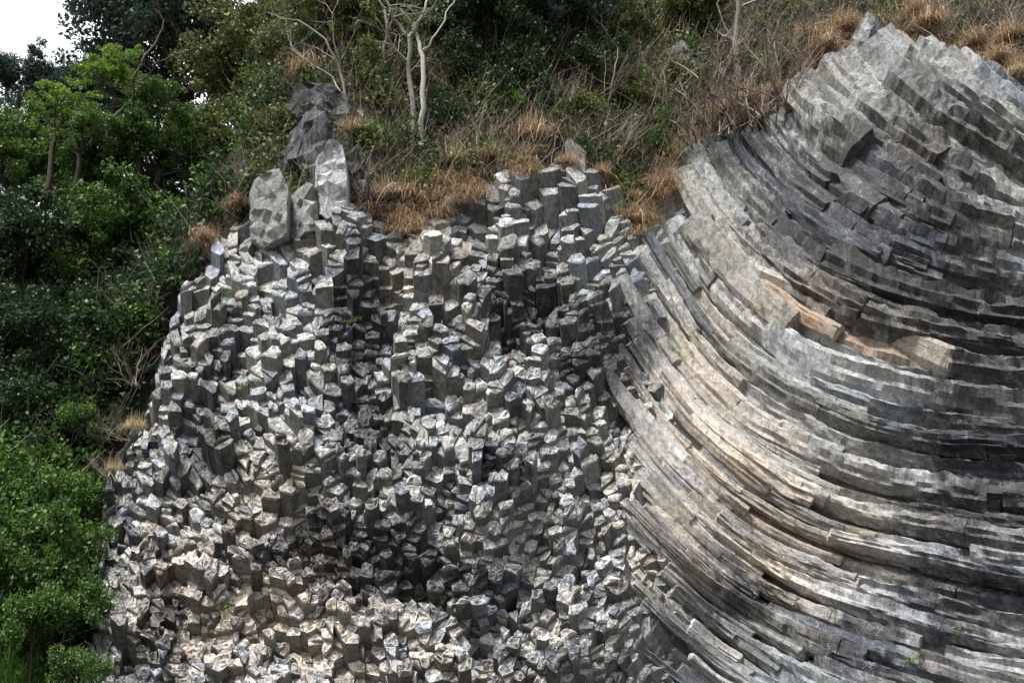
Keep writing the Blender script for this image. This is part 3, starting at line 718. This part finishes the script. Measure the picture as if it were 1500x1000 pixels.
for i, (k, u, v, h, lab) in enumerate([
    (31, 1150, 165, 95, 'bare reddish shrub at the very corner where the thick curving columns start'), (32, 1120, 190, 90, 'bare twiggy shrub one step left of the thick column corner'),
    (33, 1085, 192, 90, 'dense bare shrub above the short steep column stumps'), (31, 1050, 196, 85, 'bare shrub with pale twigs hanging over the steep stumps'),
    (32, 1020, 205, 80, 'bare shrub beside the small green shrub above the curving columns'), (33, 1130, 100, 75, 'tall bare thicket below the dead grey trunk'),
    (31, 1050, 110, 80, 'tall thin thicket left of the dead grey trunk'), (32, 1170, 85, 70, 'bare thicket left of the orange grass crest'), (33, 970, 150, 75, 'bare shrub left of the tall thin thicket'),
    (31, 900, 240, 75, 'bare thin-stemmed shrub above the top middle columns'), (32, 860, 225, 60, 'bare shrub on dark soil above the stone rubble'),
    (33, 700, 225, 55, 'small bare shrub on the brown bank between grass tufts'), (31, 640, 240, 50, 'bare shrub at the foot of the white trunks'),
    (32, 570, 270, 60, 'grey tangled shrub over the upper left columns'), (33, 530, 290, 55, 'grey bare shrub right of the white-stained rock'),
    (31, 470, 100, 60, 'bare brown shrub on top of the grey boulder'), (32, 340, 180, 70, 'fan of long dead twigs left of the grey boulder'), (33, 300, 130, 70, 'bare dead twigs sticking out of the upper left foliage'),
    (32, 1420, 60, 55, 'bare bush in the dark thicket at the top right'), (33, 1480, 50, 60, 'bare bush in the top right corner'), (31, 1380, 50, 45, 'low bare bush between the two orange grass clumps at top right'),
    (33, 760, 215, 50, 'low bare shrub below the yellow-green shrubs'), (31, 820, 170, 60, 'bare shrub right of the tallest dry grass tuft'), (32, 660, 130, 60, 'bare grey shrub behind the white trunks')]):
    bare_shrub(k, lab, u, v, h, G1)
G2 = 'dry tangles beside the left edge of the columns'
for (k, u, v, h, yy, lab) in [(31, 305, 380, 75, 30.3, 'dry brown tangle at the top left corner of the columns'), (32, 262, 430, 80, 29.8, 'dry tangle with long pale twigs reaching left at mid height'),
    (33, 232, 490, 70, 29, 'dry tangle beside the narrowing middle of the column edge'), (31, 200, 560, 60, 28.2, 'dry brown tangle above the straw at the left edge'),
    (32, 182, 640, 45, 27, 'straw-coloured tangle clinging to the left column edge'), (33, 168, 700, 40, 26.3, 'lowest dry tangle on the left column edge')]:
    bare_shrub(k, lab, u, v, h, G2, lean=(-.7, -.2, .7), yy=yy - .5)

# dry grass tufts
TF = {}
def tuft(key, label, u, v, rpx, mat, group, droop=.8, nbl=460):
    p = spot(u, v); p = p - nrm(ray(u, v)) * .6; m = 1.3 * rpx * p[1] / ray(u, v)[1] / FPX; k = (key, mat.name)
    if k not in TF:
        r = np.random.default_rng(key); B = Buf()
        for _ in range(nbl):
            a = r.uniform(0, 6.283); l = r.uniform(.5, 1.15); out = abs(r.normal(0, .62)) + .08; l = l * r.uniform(.55, 1.1); b0 = np.array([r.normal(0, .2), r.normal(0, .2), 0])
            w_ = r.uniform(.006, .013); t = float(np.clip(r.normal(.5, .25), 0, 1)); sx = np.array([-math.sin(a), math.cos(a), 0]) * w_
            vs = []
            for q in (0, .35, .7, 1):
                c = b0 + np.array([math.cos(a) * out * l * q, math.sin(a) * out * l * q, l * (q * 1.0 - droop * out * 1.6 * q * q)])
                vs += [c - sx * (1 - q * .8), c + sx * (1 - q * .8)]
            B.add(vs, [(0, 1, 3, 2), (2, 3, 5, 4), (4, 5, 7, 6)], [(t, 0, 0, 1)] * 8)
        o = B.build('grass_tuft', mat, None); TF[k] = o
    else: o = TF[k].copy(); COL.objects.link(o)
    o.location = p; o.scale = (m, m, m * .95); o.rotation_euler = (R(8), 0, rng.uniform(0, 6)); tag(o, label, 'grass tuft', group)
G3 = 'dry grass tufts along the cliff top'
for (k, u, v, r_, mt, lab) in [
    (41, 600, 290, 44, M_STRAW, 'pale brown grass tuft hanging below the white trunks'), (42, 560, 285, 36, M_STRAW, 'dry grass tuft over the upper left columns'),
    (43, 670, 238, 38, M_STRAWP, 'yellow straw tuft with long arching blades right of the white trunks'), (41, 650, 275, 34, M_STRAW, 'low dry tuft under the yellow straw'),
    (42, 780, 200, 46, M_STRAW, 'tallest orange-brown grass tuft on the dark bank between two yellow-green shrubs'), (43, 720, 232, 34, M_STRAW, 'dry brown tuft on the bank left of the tallest tuft'),
    (41, 930, 325, 36, M_STRAW, 'orange grass tuft hanging lowest over the columns right of the middle'), (42, 972, 275, 36, M_STRAW, 'orange grass tuft next above the lowest hanging one'),
    (43, 925, 290, 26, M_STRAW, 'small orange tuft between the stone rubble and the lowest hanging tuft'), (41, 1210, 70, 40, M_STRAW, 'orange grass clump crowning the thick columns'),
    (42, 1240, 42, 38, M_STRAW, 'orange grass clump behind the crowning clump'), (43, 1185, 55, 34, M_STRAW, 'dry grass clump left of the crowning clump'), (41, 1365, 35, 40, M_STRAW, 'orange grass clump right of the rough rock knob'),
    (42, 1340, 20, 34, M_STRAW, 'orange grass clump behind the rough rock knob'), (43, 1465, 88, 36, M_STRAW, 'orange grass clump hanging over the top right slab'), (41, 1490, 115, 30, M_STRAWP, 'pale straw tuft at the right edge of the top right slab'),
    (42, 1430, 62, 32, M_STRAW, 'brown grass clump in the thicket at top right'), (43, 1480, 55, 34, M_STRAW, 'orange grass clump high in the top right corner'),
    (41, 1095, 150, 36, M_STRAW, 'brown grass clump above the short steep stumps'), (42, 1060, 165, 34, M_STRAW, 'brown grass clump left of the short steep stumps'), (43, 1135, 140, 32, M_STRAW, 'brown grass clump near the thick column corner'),
    (41, 520, 195, 36, M_STRAW, 'reddish dry grass clump above the white-stained rock'), (42, 480, 160, 32, M_STRAW, 'reddish dry grass clump on the shoulder of the boulder'), (43, 450, 105, 40, M_STRAW, 'reddish dry grass patch above the boulder'),
    (41, 490, 50, 42, M_STRAW, 'tan grass patch high above the boulder'), (42, 630, 85, 24, M_STRAW, 'reddish dry grass clump right beside the white fork'), (43, 830, 240, 28, M_STRAW, 'small dry tuft on the stone rubble'),
    (41, 190, 625, 24, M_STRAWP, 'straw tuft on the left edge of the columns'), (42, 165, 690, 20, M_STRAWP, 'small straw tuft low on the left edge of the columns'), (43, 880, 255, 26, M_STRAW, 'small dry tuft above the top right stumps'),
    (41, 350, 300, 26, M_STRAW, 'rusty dry tuft beside the square grey block'), (42, 300, 350, 28, M_STRAW, 'rusty dry tuft at the top left corner of the columns')]:
    tuft(k, lab, u, v, r_, mt, G3)

# rock plants: tiny ones on the columns
for (u, v, lab) in [(335, 895, 'small green plant in a hollow low on the left columns'), (345, 440, 'tiny green plant high on the left columns'), (372, 575, 'tiny green plant at mid height on the left columns'),
                    (1010, 300, 'mossy green plant between the steep columns right of the hanging orange tufts'), (515, 480, 'tiny moss tuft on the dark-stained middle columns'), (1405, 933, 'tiny green plant in the lower right rows'), (1340, 978, 'tiny green plant lowest in the lower right rows')]:
    p = S(u, v) + SN(u, v) * .35; B = Buf(); leaves(B, [p, p + np.array([.12, 0, .05]), p - np.array([.12, 0, .05])], .11, 30, .06, int(u)); tag(B.build('rock_plant', M_LEAF_MID, None, origin=p), lab, 'plant', 'tiny plants on the rock')

# ---------------------------------------------------------------- uncountable cover
def zone(u, v):
    """green share of the cover on the slope"""
    g_ = 0.42 + .6 * max(0, n3(u / 60, v / 50, 12)) * 1.6
    if u < 400: g_ += .5
    if u > 1040: g_ -= .2
    return g_
und = Buf(); cov = {0: [], 1: [], 2: [], 3: []}; carpet = Buf(); nr = random.Random(3)
for i in range(4200):
    u = nr.uniform(-60, 1560); v = nr.uniform(-30, 340)
    if u < 380: v = nr.uniform(150, 1000)
    if u > edge(max(240, v)) and v > vtop(u) + 6: continue
    if u > 1000 and v > vtop(u): continue
    if 395 < u < 535 and 150 < v < 300 and nr.random() < .85: continue
    p = hillhit(u, v); g_ = zone(u, v)
    if nr.random() < g_:
        for _ in range(3 if u < 400 else 2): cov[nr.choice([0, 1, 1, 2]) if u > 380 else (nr.choice([0, 0, 0, 2]) if v < 680 else nr.choice([2, 2, 3]))].append(p + np.array([nr.gauss(0, .3), nr.gauss(0, .2), abs(nr.gauss(.2, .5))]))
    if u > 330 or nr.random() < .35:
        for _ in range(3):
            d = np.array([nr.gauss(0, .5), nr.gauss(0, .3) - .2, nr.uniform(.4, 1)]); q = p + np.array([nr.gauss(0, .3), nr.gauss(0, .3), -.1]); pts = [q]
            for _k in range(4): d = nrm(d + np.array([nr.gauss(0, .16), nr.gauss(0, .16), nr.gauss(0, .12)])); q = q + d * nr.uniform(.15, .55); pts.append(q)
            tube(und, pts, [.010, .008, .007, .005, .003], 3, nr.random())
    if u > 440 and nr.random() < .15 + 1.3 * max(0, n3(u / 70, v / 60, 30)) + .5 * (u > 1040):
        for _ in range(14):
            a = nr.uniform(0, 6.28); l = nr.uniform(.25, .55); b0 = p + np.array([nr.gauss(0, .25), nr.gauss(0, .25), -.05]); sx = np.array([-math.sin(a), math.cos(a), 0]) * .009; ou = nr.uniform(.2, .8)
            c1 = b0 + np.array([math.cos(a) * ou * l * .5, math.sin(a) * ou * l * .5, l * .45]); c2 = b0 + np.array([math.cos(a) * ou * l, math.sin(a) * ou * l, l * (.9 - ou * .7)])
            carpet.add([b0 - sx, b0 + sx, c1 + sx, c1 - sx, c2], [(0, 1, 2, 3), (3, 2, 4)], [(nr.random() * .6, 0, 0, 1)] * 5)
tag(und.build('undergrowth', M_TWIG), 'tangle of bare brown stems covering the hill above the columns', 'undergrowth', kind='stuff')
tag(carpet.build('dry_grass', M_TURF), 'short dry brown grass covering the hill', 'dry grass', kind='stuff')
for k, m_, lab in ((0, M_LEAF_DARK, 'dark green low leaves covering the shaded parts of the hill'), (1, M_LEAF_OLIVE, 'olive low leaves scattered over the hill'), (2, M_LEAF_MID, 'mid green low leaves scattered over the hill'), (3, M_LEAF_FRESH, 'fresh green leaves covering the foot of the left slope')):
    L = Buf(); leaves(L, cov[k], .5, 48, .155, 90 + k); tag(L.build('ground_foliage', m_), lab, 'ground cover', kind='stuff')
# ragged dry turf hanging over the rim
rim_ = Buf()
for _ in range(1500):
    u = nr.uniform(500, 1520)
    if n3(u / 38, 5.5) < nr.uniform(-.2, .25): continue
    v = vtop(u) + (nr.uniform(-40, 10) if u < 1180 else nr.uniform(-32, 22)); p = hillhit(u, min(v, vtop(u) - 3)); p = p - nrm(ray(u, v)) * nr.uniform(.3, 1.1); p[2] -= .1
    t0 = nr.random()
    for _k in range(16):
        a = nr.uniform(2.6, 6.8); l = nr.uniform(.3, .85); b0 = p + np.array([nr.gauss(0, .15), nr.gauss(0, .1), 0]); sx = np.array([-math.sin(a), math.cos(a), 0]) * .009; ou = nr.uniform(.3, .9); vs = []
        for q in (0, .4, .75, 1):
            cc = b0 + np.array([math.cos(a) * ou * l * q, math.sin(a) * ou * l * q, l * (q * .8 - 1.5 * ou * q * q)]); vs += [cc - sx * (1 - .8 * q), cc + sx * (1 - .8 * q)]
        rim_.add(vs, [(0, 1, 3, 2), (2, 3, 5, 4), (4, 5, 7, 6)], [(min(1, max(0, .55 * t0 + .45 * nr.random())), 0, 0, 1)] * 8)
tag(rim_.build('dry_turf', M_TURF), 'ragged dry turf hanging over the top of the columns', 'dry grass', kind='stuff')
# long grass in the lower left corner
B = Buf()
for _ in range(9000):
    u = nr.uniform(-60, 125); y = nr.uniform(20.5, 25); x = ray(u, 950)[0] / ray(u, 950)[1] * y
    z = H(x, y); a = nr.uniform(0, 6.28); l = nr.uniform(.5, 1.3) * (1 if u < 95 else .6); ou = nr.uniform(.1, .55); sx = np.array([-math.sin(a), math.cos(a), 0]) * .012
    pts = [np.array([x, y, z - .05]) + np.array([math.cos(a) * ou * l * q, math.sin(a) * ou * l * q, l * (q - ou * q * q * .8)]) for q in (0, .4, .75, 1)]
    B.add([pts[0] - sx, pts[0] + sx, pts[1] + sx, pts[1] - sx, pts[2] + sx * .7, pts[2] - sx * .7, pts[3]], [(0, 1, 2, 3), (3, 2, 4, 5), (5, 4, 6)], [(nr.random(), 0, 0, 1)] * 7)
tag(B.build('long_grass', M_GRASS), 'long fresh green grass in the lower left corner', 'grass', kind='stuff')

# ---------------------------------------------------------------- rock outcrops
from mathutils.geometry import delaunay_2d_cdt
def boulder(name, label, outline, y, depth, mat, data, seed, rough=.1):
    """jointed block: outline surveyed on its face, folded into upright facets and given real thickness"""
    B = Buf(); r = random.Random(seed); us = [p[0] for p in outline]; vs_ = [p[1] for p in outline]
    pts = []
    for i in range(len(outline)):
        a, b = outline[i], outline[(i + 1) % len(outline)]; L = math.hypot(a[0] - b[0], a[1] - b[1]); m = max(1, int(L / 9))
        for t in range(m): pts.append((a[0] + (b[0] - a[0]) * t / m + r.uniform(-1.2, 1.2), a[1] + (b[1] - a[1]) * t / m + r.uniform(-1.2, 1.2)))
    no = len(pts); inner = []
    ou = Vector((0, 0))
    for _ in range(int(abs(area(outline)) / 55)): inner.append((r.uniform(min(us), max(us)), r.uniform(min(vs_), max(vs_))))
    V2, E2, F2, _, _, _ = delaunay_2d_cdt([Vector(p) for p in pts + inner], [(i, (i + 1) % no) for i in range(no)], [list(range(no))], 1, 1e-4)
    y = min(float(spot(*p)[1]) for p in outline) - .35 - {1: .9, 2: .8, 3: .5, 6: .3, 4: .6, 5: .4, 9: .2}.get(seed, 0)
    folds = [(r.uniform(min(us), max(us)), r.uniform(-.35, .35), r.uniform(.007, .014)) for _ in range(3)]
    def dep(u, v):
        d = 0
        for (fu, sl_, k) in folds: d += k * abs((u - fu) + sl_ * (v - min(vs_))) * (1 if fu > sum(us) / len(us) else .7)
        d = .5 * round(d / .22) * .22 + .5 * d
        return d + rough * 1.4 * n3(u / 9, v / 16, seed)
    bd = {i for i in range(len(V2)) if any(abs(V2[i][0] - p[0]) + abs(V2[i][1] - p[1]) < .01 for p in pts)}
    f = [at(q[0], q[1], y) + np.array([0, dep(q[0], q[1]), 0]) for q in V2]; n = len(f)
    vs2 = f + [p + np.array([0, depth, -.1]) for p in f]
    fs = [tuple(t) for t in F2] + [tuple(i + n for i in reversed(t)) for t in F2]
    cnt = {}
    for t in F2:
        for i in range(len(t)): cnt[(t[i], t[(i + 1) % len(t)])] = 1
    for (i, j) in cnt:
        if (j, i) not in cnt: fs.append((j, i, i + n, j + n))
    B.add(vs2, fs, [data] * len(vs2)); o = B.build(name, mat, None, origin=at(sum(us) / len(us), sum(vs_) / len(vs_), y)); tag(o, label, 'rock'); return o
yb = float(spot(420, 250)[1]) - 2.9
boulder('rock_outcrop', 'tall leaning dark grey boulder over a black hollow at the top left of the cliff', [(402, 170), (408, 150), (432, 148), (446, 132), (466, 140), (482, 172), (492, 215), (484, 276), (464, 264), (440, 246), (426, 216), (421, 198), (404, 194)], yb - .5, 4, M_ROCK, (.45, .15, .35, 0), 1)
boulder('rock_outcrop', 'rock face with a bluish white mineral stain hanging like a curtain', [(454, 222), (466, 206), (478, 190), (496, 196), (503, 238), (500, 296), (470, 298), (452, 284)], yb - .35, 4, M_ROCK, (1, 1, 0, 0), 2, .06)
boulder('rock_outcrop', 'dark upright rock pillar right of the white-stained face', [(492, 205), (524, 196), (534, 240), (528, 300), (500, 300), (494, 262)], yb, 4, M_ROCK, (.4, .2, .4, .2), 3)
boulder('rock_outcrop', 'square blue-grey block at the top left corner of the columns', [(352, 258), (362, 244), (404, 236), (416, 258), (414, 330), (372, 338), (350, 322)], yb - .5, 4, M_ROCK, (.75, .4, .1, 0), 4, .05)
boulder('rock_outcrop', 'brownish block wedged beside the square blue-grey block', [(406, 262), (442, 250), (462, 268), (458, 322), (412, 328)], yb - .3, 4, M_ROCK, (.6, .5, .2, .2), 5, .06)
boulder('rock_outcrop', 'shadowed brown rock shoulder above the leaning boulder', [(408, 128), (432, 96), (474, 92), (512, 122), (526, 175), (505, 215), (470, 200), (440, 160)], yb + 1.2, 4, M_ROCK, (.3, .1, .4, .3), 6, .14)
boulder('rock_outcrop', 'dark ledge roofing the black hollow behind the square blue-grey block', [(368, 236), (392, 214), (412, 206), (432, 226), (448, 250), (420, 258), (384, 250)], yb, 4, M_ROCK, (.35, .1, .5, .1), 9)
yk = float(spot(1290, 60)[1]) - .5
boulder('rock_outcrop', 'rough crumbly grey rock knob between orange grass clumps at the top right', [(1255, 40), (1275, 12), (1310, 18), (1320, 50), (1345, 70), (1300, 76), (1262, 70)], yk - .6, 1.6, M_ROCK, (.7, .6, .25, 0), 7, .16)
boulder('rock_outcrop', 'purplish grey rock half hidden by shrubs on the hill right of centre', [(965, 60), (1000, 48), (1025, 62), (1028, 85), (980, 92), (960, 80)], float(hillhit(990, 80)[1]) - .9, 1.5, M_ROCK, (.5, .2, .3, 0), 8, .12)

# small white painted marks on two columns
for (u, v, lab) in ((1080, 283, 0), (975, 450, 0)):
    B = Buf()
    for du in (-6, 3):
        for (a, b) in (((du, -3), (du + 1.8, 3)), ((du + 1.8, 3), (du + 4, -3))):
            P = []
            for (x_, y_) in (a, b):
                p = S(u + x_, v + y_) + SN(u, v) * .42; P.append(p)
            tube(B, P, [.012, .012], 4)
    B.build('painted_mark', M_PAINT, cliff)
